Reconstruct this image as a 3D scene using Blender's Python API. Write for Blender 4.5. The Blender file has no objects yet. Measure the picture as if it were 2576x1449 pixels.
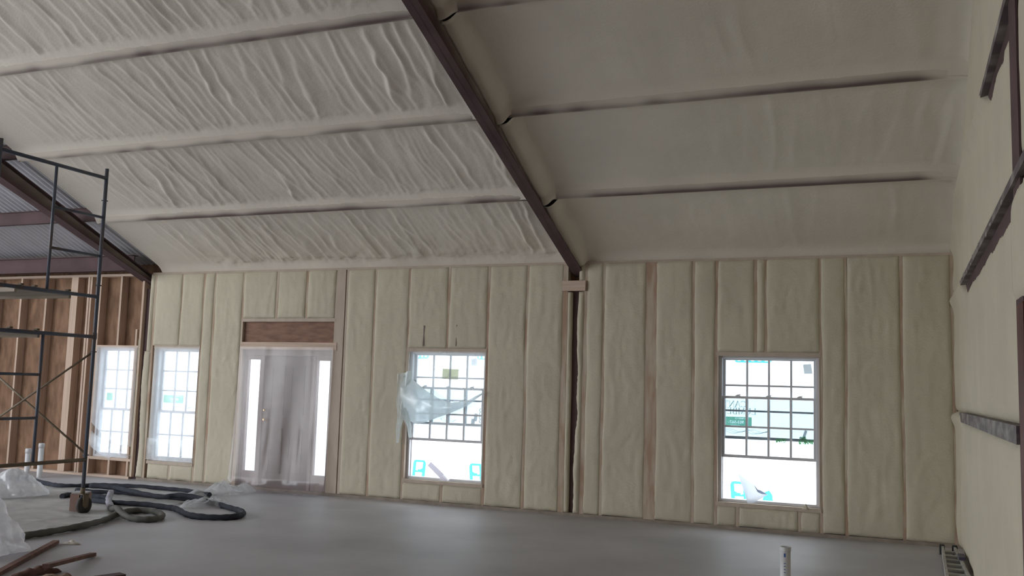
import bpy, bmesh, math, random
import numpy as np
from mathutils import Matrix, Vector
C = bpy.context.scene.collection
sc = bpy.context.scene
random.seed(4); RNG = np.random.RandomState(11)

# ------------------------------------------------------------------ camera
cd = bpy.data.cameras.new('camera'); cam = bpy.data.objects.new('camera', cd); C.objects.link(cam)
YAW, PITCH, ROLL = math.radians(22.62), math.radians(6.033), math.radians(1.666)
fwd = Vector((-math.sin(YAW)*math.cos(PITCH), math.cos(YAW)*math.cos(PITCH), math.sin(PITCH)))
rgt = Vector((math.cos(YAW), math.sin(YAW), 0)); upv = rgt.cross(fwd)
r2 = math.cos(ROLL)*rgt + math.sin(ROLL)*upv; u2 = -math.sin(ROLL)*rgt + math.cos(ROLL)*upv
cam.matrix_world = Matrix(((r2.x, u2.x, -fwd.x, 0), (r2.y, u2.y, -fwd.y, 0), (r2.z, u2.z, -fwd.z, 1.6), (0, 0, 0, 1)))
cd.sensor_width = 36; cd.lens = 2365.8/2576*36; cd.clip_start = 0.05; cd.clip_end = 400
sc.camera = cam

# ------------------------------------------------------------------ sky, exposure
w = bpy.data.worlds.new('sky'); sc.world = w; w.use_nodes = True
nt = w.node_tree; nt.nodes.clear()
wo = nt.nodes.new('ShaderNodeOutputWorld'); bg = nt.nodes.new('ShaderNodeBackground')
tc = nt.nodes.new('ShaderNodeTexCoord'); sx = nt.nodes.new('ShaderNodeSeparateXYZ'); cr = nt.nodes.new('ShaderNodeValToRGB')
cr.color_ramp.elements[0].position = 0.0; cr.color_ramp.elements[0].color = (0.97, 0.98, 1.0, 1)
cr.color_ramp.elements[1].position = 0.8; cr.color_ramp.elements[1].color = (0.82, 0.90, 1.0, 1)
nt.links.new(tc.outputs['Generated'], sx.inputs[0]); nt.links.new(sx.outputs['Z'], cr.inputs[0])
nt.links.new(cr.outputs[0], bg.inputs[0]); bg.inputs[1].default_value = 2.6
nt.links.new(bg.outputs[0], wo.inputs[0])
vs = sc.view_settings; sc.display_settings.display_device = 'sRGB'
vs.view_transform = 'Standard'; vs.look = 'None'; vs.gamma = 1; vs.use_curve_mapping = False; vs.exposure = 1.18
sc.cycles.max_bounces = 10; sc.cycles.diffuse_bounces = 6; sc.cycles.transparent_max_bounces = 16
sc.cycles.use_denoising = True

# ------------------------------------------------------------------ helpers
def hsh(i, j, s):
    n = (i.astype(np.int64)*374761393 + j.astype(np.int64)*668265263 + s*1442695041) & 0xffffffff
    n = ((n ^ (n >> 13))*1274126177) & 0xffffffff
    n = (n ^ (n >> 16)) & 0xffffff
    return n/float(0xffffff)
def vn(x, y, s=0):                                   # smooth value noise, 0..1
    x, y = np.broadcast_arrays(np.asarray(x, float), np.asarray(y, float))
    i = np.floor(x); j = np.floor(y); fx = x-i; fy = y-j
    fx = fx*fx*(3-2*fx); fy = fy*fy*(3-2*fy)
    a = hsh(i, j, s); b = hsh(i+1, j, s); c = hsh(i, j+1, s); d = hsh(i+1, j+1, s)
    return (a*(1-fx)+b*fx)*(1-fy)+(c*(1-fx)+d*fx)*fy
def fbm(x, y, s=0, o=3):
    t = 0; a = .5
    for k in range(o): t = t+a*vn(x*2**k, y*2**k, s+k*7); a *= .5
    return t/(1-.5**o)
def sstep(a, b, x):
    t = np.clip((x-a)/(b-a), 0, 1); return t*t*(3-2*t)
def finish(name, me, m, parent):
    o = bpy.data.objects.new(name, me); C.objects.link(o)
    if m: me.materials.append(m)
    if parent is not None: o.parent = parent; o.matrix_parent_inverse = parent.matrix_world.inverted()
    return o
def grid(name, P, m, parent=None, smooth=True, closed=False):
    P = np.asarray(P, float); nv, nu = P.shape[:2]
    me = bpy.data.meshes.new(name)
    idx = np.arange(nv*nu).reshape(nv, nu)
    if closed: idx = np.concatenate([idx, idx[:, :1]], 1)
    q = np.stack([idx[:-1, :-1], idx[:-1, 1:], idx[1:, 1:], idx[1:, :-1]], -1).reshape(-1, 4)
    me.vertices.add(nv*nu); me.vertices.foreach_set('co', P.reshape(-1))
    me.loops.add(q.size); me.loops.foreach_set('vertex_index', q.reshape(-1).astype(np.int32))
    me.polygons.add(len(q)); me.polygons.foreach_set('loop_start', (np.arange(len(q))*4).astype(np.int32))
    me.update(calc_edges=True); me.validate()
    if smooth: me.polygons.foreach_set('use_smooth', np.ones(len(q), bool))
    return finish(name, me, m, parent)
class MB:
    def __init__(s): s.v = []; s.f = []; s.sm = []
    def add(s, vs_, fs, smooth=False):
        k = len(s.v); s.v += [tuple(map(float, p)) for p in vs_]; s.f += [tuple(i+k for i in f) for f in fs]; s.sm += [smooth]*len(fs); return s
    def box(s, x0, x1, y0, y1, z0, z1, bev=0):
        if bev <= 0:
            p = [(x, y, z) for x in (x0, x1) for y in (y0, y1) for z in (z0, z1)]
            return s.add(p, [(0, 1, 3, 2), (4, 6, 7, 5), (0, 4, 5, 1), (2, 3, 7, 6), (0, 2, 6, 4), (1, 5, 7, 3)])
        bm = bmesh.new(); bmesh.ops.create_cube(bm, size=1)
        for v in bm.verts: v.co = Vector(((x0+x1)/2+v.co.x*(x1-x0), (y0+y1)/2+v.co.y*(y1-y0), (z0+z1)/2+v.co.z*(z1-z0)))
        bmesh.ops.bevel(bm, geom=bm.edges[:], offset=bev, segments=1, affect='EDGES')
        s.addbm(bm); return s
    def addbm(s, bm):
        bm.verts.index_update(); s.add([v.co[:] for v in bm.verts], [[v.index for v in f.verts] for f in bm.faces]); bm.free()
    def obox(s, c, ax, ay, az):                      # oriented box: centre and three half-axes
        c, ax, ay, az = map(Vector, (c, ax, ay, az))
        p = [c+i*ax+j*ay+k*az for i in (-1, 1) for j in (-1, 1) for k in (-1, 1)]
        return s.add(p, [(0, 1, 3, 2), (4, 6, 7, 5), (0, 4, 5, 1), (2, 3, 7, 6), (0, 2, 6, 4), (1, 5, 7, 3)])
    def tube(s, pts, r, n=10, cap=True, r2=None):
        pts = [Vector(p) for p in pts]; N = len(pts); rings = []; prev = None
        for i, p in enumerate(pts):
            d = (pts[min(i+1, N-1)]-pts[max(i-1, 0)]).normalized()
            if prev is None: a = d.orthogonal().normalized()
            else: a = (prev-d*prev.dot(d)).normalized()
            prev = a; b = d.cross(a); rr = r[i] if hasattr(r, '__len__') else (r if r2 is None else r+(r2-r)*i/(N-1))
            rings += [p+rr*(math.cos(2*math.pi*k/n)*a+math.sin(2*math.pi*k/n)*b) for k in range(n)]
        f = [(i*n+k, i*n+(k+1) % n, (i+1)*n+(k+1) % n, (i+1)*n+k) for i in range(N-1) for k in range(n)]
        s.add(rings, f, True)
        if cap: k = len(s.v)-len(rings); s.f += [tuple(k+i for i in reversed(range(n))), tuple(k+(N-1)*n+i for i in range(n))]; s.sm += [False, False]
        return s
    def prism(s, poly, d0, d1, ax='y'):              # polygon in two axes, extruded along the third
        n = len(poly)
        def P(a, b, d): return (a, d, b) if ax == 'y' else (d, a, b) if ax == 'x' else (a, b, d)
        p = [P(a, b, d0) for a, b in poly]+[P(a, b, d1) for a, b in poly]
        return s.add(p, [tuple(range(n)), tuple(reversed(range(n, 2*n)))]+[(i, (i+1) % n, n+(i+1) % n, n+i) for i in range(n)])
    def build(s, name, m, parent=None):
        me = bpy.data.meshes.new(name); me.from_pydata(s.v, [], s.f)
        bm = bmesh.new(); bm.from_mesh(me); bmesh.ops.recalc_face_normals(bm, faces=bm.faces); bm.to_mesh(me); bm.free()
        me.polygons.foreach_set('use_smooth', s.sm); me.update()
        return finish(name, me, m, parent)
def catmull(pts, n=8):
    pts = [Vector(p) for p in pts]; P = [pts[0]*2-pts[1]]+pts+[pts[-1]*2-pts[-2]]; out = []
    for i in range(1, len(P)-2):
        for k in range(n):
            t = k/n; a, b, c, d = P[i-1:i+3]
            out.append(.5*((2*b)+(c-a)*t+(2*a-5*b+4*c-d)*t*t+(3*b-a-3*c+d)*t**3))
    return out+[pts[-1]]
def struct(o, label=None):
    o['kind'] = 'structure'
    if label: o['label'] = label
    return o
def tag(o, label, cat, group=None):
    o['label'] = label; o['category'] = cat
    if group: o['group'] = group
    return o
def empty(name, loc=(0, 0, 0)):
    o = bpy.data.objects.new(name, None); C.objects.link(o); o.location = loc; o.empty_display_size = .1
    o.matrix_world = Matrix.Translation(loc); return o

# ------------------------------------------------------------------ materials
def L(h): return tuple(((int(h[i:i+2], 16)/255+.055)/1.055)**2.4 if int(h[i:i+2], 16) > 10 else int(h[i:i+2], 16)/255/12.92 for i in (0, 2, 4))+(1,)
def mat(name, col, rough=.8, var=.12, scale=(4, 4, 4), spec=.3, bump=0, bscale=60, metal=0, col2=None, stops=(.35, .7), det=4):
    m = bpy.data.materials.new(name); m.use_nodes = True; n = m.node_tree; b = n.nodes['Principled BSDF']
    b.inputs['Roughness'].default_value = rough; b.inputs['Specular IOR Level'].default_value = spec; b.inputs['Metallic'].default_value = metal
    t = n.nodes.new('ShaderNodeTexCoord'); mp = n.nodes.new('ShaderNodeMapping'); mp.inputs['Scale'].default_value = scale
    no = n.nodes.new('ShaderNodeTexNoise'); no.inputs['Scale'].default_value = 1; no.inputs['Detail'].default_value = det
    r = n.nodes.new('ShaderNodeValToRGB'); e = r.color_ramp.elements; e[0].position, e[1].position = stops
    c = col[:3]; c2 = col2[:3] if col2 else tuple(min(1, x*(1+var)) for x in c)
    e[0].color = (*(tuple(x*(1-var) for x in c) if not col2 else c), 1); e[1].color = (*c2, 1)
    n.links.new(t.outputs['Object'], mp.inputs[0]); n.links.new(mp.outputs[0], no.inputs[0]); n.links.new(no.outputs[0], r.inputs[0]); n.links.new(r.outputs[0], b.inputs['Base Color'])
    if bump:
        n2 = n.nodes.new('ShaderNodeTexNoise'); n2.inputs['Scale'].default_value = bscale; n2.inputs['Detail'].default_value = 3
        bu = n.nodes.new('ShaderNodeBump'); bu.inputs['Strength'].default_value = bump; bu.inputs['Distance'].default_value = .01
        n.links.new(t.outputs['Object'], n2.inputs[0]); n.links.new(n2.outputs[0], bu.inputs['Height']); n.links.new(bu.outputs[0], b.inputs['Normal'])
    return m
def film(name, col, op, rough=.25, trans=.6, gl=.12, wav=.5, scale=3.0, tint=(1, 1, 1, 1)):
    m = bpy.data.materials.new(name); m.use_nodes = True; n = m.node_tree; n.nodes.clear()
    out = n.nodes.new('ShaderNodeOutputMaterial'); tr = n.nodes.new('ShaderNodeBsdfTransparent'); tr.inputs[0].default_value = tint
    d = n.nodes.new('ShaderNodeBsdfDiffuse'); d.inputs[0].default_value = col
    tl = n.nodes.new('ShaderNodeBsdfTranslucent'); tl.inputs[0].default_value = col
    g = n.nodes.new('ShaderNodeBsdfGlossy'); g.inputs['Roughness'].default_value = rough
    m1 = n.nodes.new('ShaderNodeMixShader'); m1.inputs[0].default_value = trans; n.links.new(d.outputs[0], m1.inputs[1]); n.links.new(tl.outputs[0], m1.inputs[2])
    m2 = n.nodes.new('ShaderNodeMixShader'); m2.inputs[0].default_value = gl; n.links.new(m1.outputs[0], m2.inputs[1]); n.links.new(g.outputs[0], m2.inputs[2])
    m3 = n.nodes.new('ShaderNodeMixShader'); n.links.new(tr.outputs[0], m3.inputs[1]); n.links.new(m2.outputs[0], m3.inputs[2])
    t = n.nodes.new('ShaderNodeTexCoord'); no = n.nodes.new('ShaderNodeTexNoise'); no.inputs['Scale'].default_value = scale; no.inputs['Detail'].default_value = 5
    mr = n.nodes.new('ShaderNodeMapRange'); mr.inputs[1].default_value = .3; mr.inputs[2].default_value = .7; mr.inputs[3].default_value = op*(1-wav); mr.inputs[4].default_value = min(1, op*(1+wav))
    n.links.new(t.outputs['Object'], no.inputs[0]); n.links.new(no.outputs[0], mr.inputs[0]); n.links.new(mr.outputs[0], m3.inputs[0]); n.links.new(m3.outputs[0], out.inputs[0])
    return m
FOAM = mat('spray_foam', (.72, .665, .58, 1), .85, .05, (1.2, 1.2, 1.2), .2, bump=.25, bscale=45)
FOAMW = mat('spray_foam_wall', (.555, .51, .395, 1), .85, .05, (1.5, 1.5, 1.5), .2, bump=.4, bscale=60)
def overspray(name, col, foam, scale, stops):
    return mat(name, col, .6, 0, scale, .3, col2=foam, stops=stops, det=5)
STEEL = mat('red_oxide_steel', (.11, .072, .074, 1), .75, .18, (2, 2, 2), .12)
STEELO = overspray('red_oxide_steel_dusted', (.070, .046, .047, 1), (.20, .18, .15, 1), (3, 3, 9), (.50, .95))
def dustmat(name, col, foam):
    m = mat(name, col, .75, .12, (3, 3, 3), .15); n = m.node_tree; b = n.nodes['Principled BSDF']
    src = b.inputs['Base Color'].links[0].from_socket
    at = n.nodes.new('ShaderNodeAttribute'); at.attribute_name = 'dust'; mx = n.nodes.new('ShaderNodeMix'); mx.data_type = 'RGBA'
    mx.inputs[7].default_value = foam
    n.links.new(at.outputs['Fac'], mx.inputs[0]); n.links.new(src, mx.inputs[6]); n.links.new(mx.outputs[2], b.inputs['Base Color']); return m
DUST = dustmat('steel_with_overspray', (.11, .072, .074, 1), (.66, .60, .52, 1))
def setdust(o, a):
    at = o.data.attributes.new('dust', 'FLOAT', 'POINT'); at.data.foreach_set('value', np.asarray(a, np.float32).reshape(-1)); return o
WOOD = mat('pine_stud', (.58, .44, .345, 1), .75, .12, (30, 30, 1.2), .2)
WOODO = mat('pine_stud_dusted', (.40, .275, .20, 1), .8, 0, (12, 12, 2.2), .2, col2=(.54, .47, .37, 1), stops=(.36, .66))
WOODH = mat('pine_board_flat', (.58, .45, .36, 1), .75, .12, (1.2, 30, 30), .2)
WOODF = mat('pine_foam_dusted', (.50, .42, .345, 1), .8, .08, (10, 10, 3), .2)
OSB = mat('osb_sheathing', (.25, .15, .095, 1), .85, .28, (9, 9, 3), .2, bump=.2, bscale=30)
HEAD = mat('header_board', (.26, .155, .115, 1), .8, .2, (5, 20, 20), .2)
DECK = mat('galvanised_deck', (.52, .52, .55, 1), .5, .08, (3, 1, 3), .5, metal=.3)
CONC = mat('concrete_slab', (.44, .425, .435, 1), .55, .14, (.7, .7, 1), .4, bump=.12, bscale=25)
VINYL = mat('white_vinyl', (.62, .62, .64, 1), .4, .02, (3, 3, 3), .4)
WRAP = film('house_wrap', (.93, .95, .97, 1), 1.0, .4, .85, .03, 0)
INK_G = film('green_print', (.24, .60, .44, 1), 1.0, .5, .5, 0, 0)
INK_T = film('dark_print', (.30, .46, .43, 1), 1.0, .5, .5, 0, 0)
INK_B = film('cyan_print', (.12, .70, .80, 1), 1.0, .5, .5, 0, 0)
INK_W = film('white_print', (.95, .97, .97, 1), 1.0, .5, .6, 0, 0)
TAPE = film('grey_tape', (.56, .59, .60, 1), 1.0, .5, .35, 0, 0)
LEAF = film('leafy_print', (.48, .80, .52, 1), 1.0, .5, .6, .02, 0)
OLIVE = film('olive_label', (.46, .45, .22, 1), 1.0, .5, .4, 0, 0)
POLY = film('clear_poly', (.86, .88, .90, 1), .42, .22, .55, .12, .45, 4)
POLYD = film('door_poly', (.50, .43, .43, 1), .36, .25, .35, .16, .12, 3)
POLYW = film('window_poly', (.90, .92, .96, 1), .34, .25, .7, .08, .10, 2.5)
POLYF = film('floor_poly', (.68, .665, .63, 1), .60, .3, .2, .10, .35, 2.5)
BAGM = film('bag_poly', (.84, .84, .86, 1), .58, .2, .45, .16, .3, 5)
def glass(name):
    m = bpy.data.materials.new(name); m.use_nodes = True; n = m.node_tree; n.nodes.clear()
    out = n.nodes.new('ShaderNodeOutputMaterial'); tr = n.nodes.new('ShaderNodeBsdfTransparent'); tr.inputs[0].default_value = (.765, .81, .83, 1)
    g = n.nodes.new('ShaderNodeBsdfGlossy'); g.inputs['Roughness'].default_value = .02
    mx = n.nodes.new('ShaderNodeMixShader'); mx.inputs[0].default_value = .05
    n.links.new(tr.outputs[0], mx.inputs[1]); n.links.new(g.outputs[0], mx.inputs[2]); n.links.new(mx.outputs[0], out.inputs[0]); return m
GLASS = glass('window_glass')

# ------------------------------------------------------------------ room measures (metres)
D = 11.54                                            # stud face of the back wall
DEP = .14
S = .427
def zf(y): return 3.34+S*(D-y)                       # foam face of the roof
def zl(y): return 3.25+S*(D-y)                       # underside of purlins
def zd(y): return zf(y)+.12                          # roof sheets
RIDGE = 4.0
XL, XR, XM, XA = -16.6, .58, -3.90, -11.15
PUR = [10.20, 8.81, 7.42, 6.03, 4.64]

# floor and ground
gx = np.linspace(XL, .9, 40); gy = np.linspace(-3.6, 11.7, 40)
X, Y = np.meshgrid(gx, gy)
floor = MB().box(XL, .9, -3.7, 11.72, -.15, 0).build('floor', CONC); struct(floor)
GRND = mat('pale_ground', (.60, .58, .54, 1), .9, .1, (.3, .3, 1), .1)
struct(MB().box(-70, 60, -60, 80, -.4, -.16).build('ground', GRND))

# ------------------------------------------------------------------ back wall: sheathing, studs, foam
OPEN = [(-12.05, -11.20, .31, 2.05), (-10.85, -9.985, .31, 2.05), (-9.19, -7.56, .0, 2.05), (-6.335, -5.165, .315, 2.055), (-2.07, -.90, .315, 2.055)]
sh = MB()
xs = sorted({XL, .75}|{o[0]-.03 for o in OPEN}|{o[1]+.03 for o in OPEN})
for a, b in zip(xs[:-1], xs[1:]):
    h = [o for o in OPEN if o[0]-.03 <= (a+b)/2 <= o[1]+.03]
    if not h: sh.box(a, b, D+DEP, D+DEP+.02, -.15, 3.48)
    else:
        if h[0][2] > 0: sh.box(a, b, D+DEP, D+DEP+.02, -.15, h[0][2]-.03)
        sh.box(a, b, D+DEP, D+DEP+.02, h[0][3]+.03, 3.48)
wall = struct(sh.build('wall_back', OSB))
def stud(x, z0=.04, z1=3.224, wd=.038, m=None, y0=D, y1=None, name='stud'):
    return MB().box(x-wd/2, x+wd/2, y0, y1 or D+DEP-.002, z0, z1).build(name, m or WOODO, wall)
MB().box(-11.06, .60, D-.006, D+DEP-.002, 0, .04).build('bottom_plate', mat('sole_plate', (.30, .255, .215, 1), .8, .15, (8, 8, 8), .2), wall)  # plate darker than the other lumber, its shade put into the colour
MB().box(XL, -11.22, D, D+DEP-.002, 0, .038).build('bottom_plate', WOODH, wall)
MB().box(XL, -11.22, D, D+DEP-.002, 3.205, 3.245).build('top_plate', WOODH, wall)
MB().box(-11.0, .60, D-.004, D+DEP-.002, 3.222, 3.25).build('top_plate', WOODF, wall)
# bare bay on the left
for x in (-16.9, -16.3, -15.7, -15.09, -14.48, -13.87, -13.285, -12.345, -12.09): stud(x, z1=3.205, m=WOOD, wd=.04)
stud(-12.655, z1=3.205, m=WOOD, wd=.145); stud(-12.29, z1=3.205, m=WOOD, wd=.036)
stud(-11.645, z0=2.09, z1=3.205, m=WOOD); stud(-11.645, z1=.27, m=WOOD)
stud(-11.18, m=WOOD); stud(-11.265, z1=2.05+.3, m=WOOD, wd=.034)
MB().box(-12.07, -11.2, D-.003, D+DEP-.002, 2.05, 2.09).build('window_header', WOODH, wall)
MB().box(-12.07, -11.2, D-.003, D+DEP-.002, .27, .31).build('window_sill', WOODH, wall)
# sprayed bays: studs (x, width, z0, z1)
FULL = [(-10.93, .05), (-9.955, .045), (-9.745, .04), (-9.21, .045), (-7.49, .16), (-7.37, .045), (-6.90, .038), (-6.355, .04), (-5.145, .04), (-4.58, .038),
        (-4.055, .075), (-3.775, .06), (-3.525, .038), (-2.90, .15), (-2.37, .038), (-2.09, .04), (-.88, .04), (-.605, .038), (0.0, .038), (.525, .05)]
for x, wd in FULL: stud(x, wd=wd, m=WOODF if x in (-7.49, -7.37) else WOODO)
CRIP = [(-10.39, 2.09, 3.224), (-10.42, .04, .275), (-8.59, 2.52, 3.224), (-8.06, 2.52, 3.224), (-5.74, 2.104, 3.224), (-5.76, .04, .275), (-1.625, 2.104, 3.224), (-1.505, 2.104, 3.224), (-1.83, .04, .27), (-1.12, .04, .27)]
for x, a, b in CRIP: stud(x, a, b)
for x0, x1, z in ((-10.85, -9.985, 2.05), (-6.335, -5.165, 2.055), (-2.07, -.90, 2.055)):
    MB().box(x0-.02, x1+.02, D-.006, D+DEP-.002, z, z+.048).build('window_header', WOODF, wall)
    MB().box(x0-.02, x1+.02, D-.012, D+DEP-.002, z-1.74-.045, z-1.74).build('window_sill', WOODF, wall)
    for x in (x0-.005, x1+.005): stud(x, z-1.74, z, wd=.012, m=WOODF, y0=D-.004, name='jamb_lining')
# door head: bare header board and flat trim board
MB().box(-9.185, -7.57, D+.045, D+DEP-.002, 2.165, 2.47).build('door_header', HEAD, wall)
MB().box(-9.2, -7.55, D-.004, D+DEP-.002, 2.47, 2.52).build('header_plate', WOODF, wall)
MB().box(-9.21, -7.51, D-.008, D+DEP-.002, 2.055, 2.165).build('door_head_trim', WOODH, wall)
stud(-9.177, .04, 2.06, .02, WOODF, name='door_trimmer'); stud(-7.5785, .04, 2.06, .016, WOODF, name='door_trimmer')
# short blocking board nailed across the steel column
blk = MB().box(-4.085, -3.768, D-.035, D-.0015, 2.868, 3.003, .003).build('blocking_board', WOODH, wall)

def foam_wall(x0, x1, z0, z1, s, cl=.012, cr_=.011, thick=.016, rag=.013, ragl=None, lip=None):
    nu = max(8, int((x1-x0)/.022)); nv = max(6, int((z1-z0)/.035))
    u = np.linspace(0, 1, nu); v = np.linspace(0, 1, nv); U, V = np.meshgrid(u, v)
    Z = z0+(z1-z0)*V
    rl = rag if ragl is None else ragl
    def cover(s_): return (fbm(Z*1.1+s*3.1, Z*0+s_, s_, 3)-.5)*2.6
    lo = x0-cl-rl*cover(s); hi = x1+cr_+rag*cover(s+50)
    if ragl: lo = lo-.018*np.abs(vn(Z*16, Z*0, s+3)-.5)-.03*(vn(Z*3.2, Z*0, s+5)-.5)
    Xg = lo+(hi-lo)*U
    Zt = z0+.010*(vn(Xg*9, Xg*0, s+9)-.5); Zb = z1+.012*(vn(Xg*9, Xg*0, s+12)-.5)
    Zg = Zt+(Zb-Zt)*V
    de = np.minimum(np.minimum(Xg-lo, hi-Xg), np.minimum(Zg-Zt, Zb-Zg)+.004)
    body = 1-np.exp(-np.maximum(de, 0)/.022)
    n = .006*sstep(2.0, 1.93, Z+.10*(vn(Xg*1.6, Xg*0, 71)-.5))+.018*(fbm(Xg*2.3, Zg*.9, s, 3)-.5)+.013*(vn(Xg*22, Zg*16, s+2)-.5)+.006*(vn(Xg*40, Zg*3, s+4)-.5)
    Yg = D+.004-(thick+.006)*body+n*body
    P = np.stack([Xg, Yg, Zg], -1)
    def ring(P):                                     # turn the rim back into the cavity
        a = P.copy(); a[:, 0, 1] = a[:, -1, 1] = a[0, :, 1] = a[-1, :, 1] = D+.03; return a
    Q = np.concatenate([P[:, :1], P, P[:, -1:]], 1); Q = np.concatenate([Q[:1], Q, Q[-1:]], 0)
    Q[:, 0, 1] = Q[:, -1, 1] = lip or D+.03; Q[0, :, 1] = Q[-1, :, 1] = D+.03
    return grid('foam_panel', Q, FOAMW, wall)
T = 3.232; B = .043
panels = [  # x0, x1, z0, z1
 (-10.905, -10.41, 2.09, T), (-10.37, -9.975, 2.09, T), (-10.84, -10.44, B, .276), (-10.40, -9.98, B, .276), (-9.935, -9.765, B, T), (-9.725, -9.232, B, T),
 (-9.187, -8.61, 2.52, T), (-8.57, -8.08, 2.52, T), (-8.04, -7.57, 2.52, T), (-7.347, -6.92, B, T), (-6.88, -6.375, B, T),
 (-6.335, -5.76, 2.10, T), (-5.72, -5.165, 2.10, T), (-6.335, -5.78, B, .276), (-5.74, -5.165, B, .276), (-5.125, -4.60, B, T), (-4.56, -4.093, B, T),
 (-3.745, -3.545, B, T), (-3.505, -2.975, B, T), (-2.825, -2.39, B, T), (-2.35, -2.11, B, T),
 (-2.07, -1.645, 2.10, T), (-1.605, -1.525, 2.10, T), (-1.485, -.90, 2.10, T), (-2.07, -1.85, B, .276), (-1.81, -1.14, B, .276), (-1.10, -.90, B, .276),
 (-.86, -.625, B, T), (-.585, -.02, B, T), (.02, .50, B, T)]
for i, (a, b, c, d) in enumerate(panels): foam_wall(a, b, c, d, 100+i*13)
for x, z0_, z1_, w0_, w1_ in ((-6.10, 2.13, 2.42, .012, .020), (-5.60, 2.13, 2.43, .008, .012)):   # raised dark strips over the middle window, coloured like shaded slits in the foam
    MB().prism([(x-w0_, z0_), (x+w0_*.8, z0_+.01), (x+w0_*.5, (z0_+z1_)/2), (x+w1_, z1_-.01), (x-w1_*.3, z1_), (x-w0_*.6, (z0_+z1_)/2)], D-.020, D).build('foam_slit', mat('slit_shade', (.22, .19, .17, 1), .9, .2, (8, 8, 8), .1), wall)
# foam strips along the two columns, ragged towards the steel
foam_wall(-3.862, -3.805, B, 2.86, 611, .006, .012, .03, .010, ragl=.016, lip=D+.10)
foam_wall(-4.015, -3.965, B, 2.86, 633, .002, .004, .012, .006, lip=D+.10)
foam_wall(-3.86, -3.80, 3.005, T, 640, .0, .012, .03, .012, lip=D+.10)
foam_wall(-11.075, -10.955, B, 2.0, 655, .004, .014, .03, .012, ragl=.022, lip=D+.10)
foam_wall(-11.03, -10.955, 2.0, T, 659, .0, .010, .02, .010, lip=D+.06)
foam_wall(-11.205, -11.165, B, 2.2, 671, .0, .004, .012, .010, lip=D+.06)
# window reveals lined with foam overspray beside the second window
# ------------------------------------------------------------------ windows
def lites(parent, x0, x1, z0, z1, y, nc, nr):
    dx = (x1-x0)/nc; dz = (z1-z0)/nr
    for i in range(1, nc): MB().box(x0+i*dx-.012, x0+i*dx+.012, y-.010, y+.010, z0, z1).build('muntin', VINYL, parent)
    for j in range(1, nr): MB().box(x0, x1, y-.009, y+.009, z0+j*dz-.011, z0+j*dz+.011).build('muntin', VINYL, parent)
    for i in range(nc):
        for j in range(nr):
            MB().box(x0+i*dx+.002, x0+(i+1)*dx-.002, y-.0015, y+.0015, z0+j*dz+.002, z0+(j+1)*dz-.002).build('pane', GLASS, parent)
def window(k, op, nc, raised):
    x0, x1, z0, z1 = op; y0, y1 = D+.055, D+DEP+.03; fr = .04
    f = MB()
    f.box(x0, x0+fr, y0, y1, z0, z1, .004).box(x1-fr, x1, y0, y1, z0, z1, .004).box(x0+fr, x1-fr, y0, y1, z1-fr+.01, z1, .004).box(x0+fr, x1-fr, y0, y1, z0, z0+fr-.005, .004)
    f.box(x0+fr, x0+fr+.008, y0+.052, y0+.06, z0, z1).box(x1-fr-.008, x1-fr, y0+.052, y0+.06, z0, z1)
    root = struct(f.build('window_%d' % k, VINYL))
    a, b = x0+fr+.001, x1-fr-.001; st = .03
    yu, yl = D+.145, D+.095
    zb = z0+.745                                     # meeting rail
    def sash(za, zt, y, nr, rt, rb, lock):
        m = MB().box(a, a+st, y-.018, y+.018, za, zt, .003).box(b-st, b, y-.018, y+.018, za, zt, .003)
        m.box(a+st, b-st, y-.018, y+.018, zt-rt, zt, .003).box(a+st, b-st, y-.018, y+.018, za, za+rb, .003)
        s = m.build('sash', VINYL, root)
        lites(s, a+st, b-st, za+rb, zt-rt, y, nc, nr)
        if lock:
            for t in (.17, .5, .83):
                x = a+(b-a)*t
                q = MB().box(x-.03, x+.03, y-.014, y+.012, zt, zt+.010, .003); q.obox((x+.006, y, zt+.015), (.024, 0, .004), (0, .006, 0), (0, 0, .005))
                q.build('sash_lock', VINYL, s)
        return s
    sash(zb, z1-fr+.012, yu, 3, .018, .035, False)
    h = .735 if not raised else .735
    base = z0+.035+(.49 if raised else 0)
    sash(base, base+h, yl, 2, .03, .035, raised)
    return root
W1 = window(1, OPEN[0], 3, False); W2 = window(2, OPEN[1], 3, False); W3 = window(3, OPEN[3], 4, True); W4 = window(4, OPEN[4], 4, True)
# small stickers on the glass, and leafy strips stuck along the lower rail of the upper sash
def patch(name, pts, y, m, parent): return MB().add([(a, y, b) for a, b in pts], [tuple(range(len(pts)))]).build(name, m, parent)
patch('window_sticker', [(-1.092, 1.97), (-1.002, 1.978), (-.985, 1.865), (-1.078, 1.86)], D+.135, TAPE, W4)
patch('window_sticker', [(-5.865, 1.83), (-5.62, 1.825), (-5.625, 1.685), (-5.87, 1.69)], D+.135, OLIVE, W3)
def leafy(x0, x1, z0, z1, y, par, s):
    rr = random.Random(s); m = MB()
    for i in range(int((x1-x0)*700)):
        x = rr.uniform(x0, x1); z = rr.uniform(z0, z1)*1.0; a = rr.uniform(0, 6.28); l = rr.uniform(.007, .014)
        c, sn = math.cos(a)*l, math.sin(a)*l
        m.add([(x-c, y, z-sn), (x-sn*.5, y-.003, z+c*.5), (x+c, y, z+sn), (x+sn*.5, y+.001, z-c*.5)], [(0, 1, 2, 3)])
    o = m.build('leaf_sprig', LEAF, par); o['kind'] = 'stuff'
leafy(-1.40, -1.29, 1.045, 1.085, D+.12, W4, 1); leafy(-1.14, -.98, 1.035, 1.085, D+.12, W4, 2); leafy(-1.12, -1.06, 1.08, 1.12, D+.12, W4, 3)
patch('tape_piece', [(-1.075, 1.20), (-1.045, 1.19), (-1.072, 1.105), (-1.102, 1.115)], D+.135, TAPE, W4)
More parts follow.
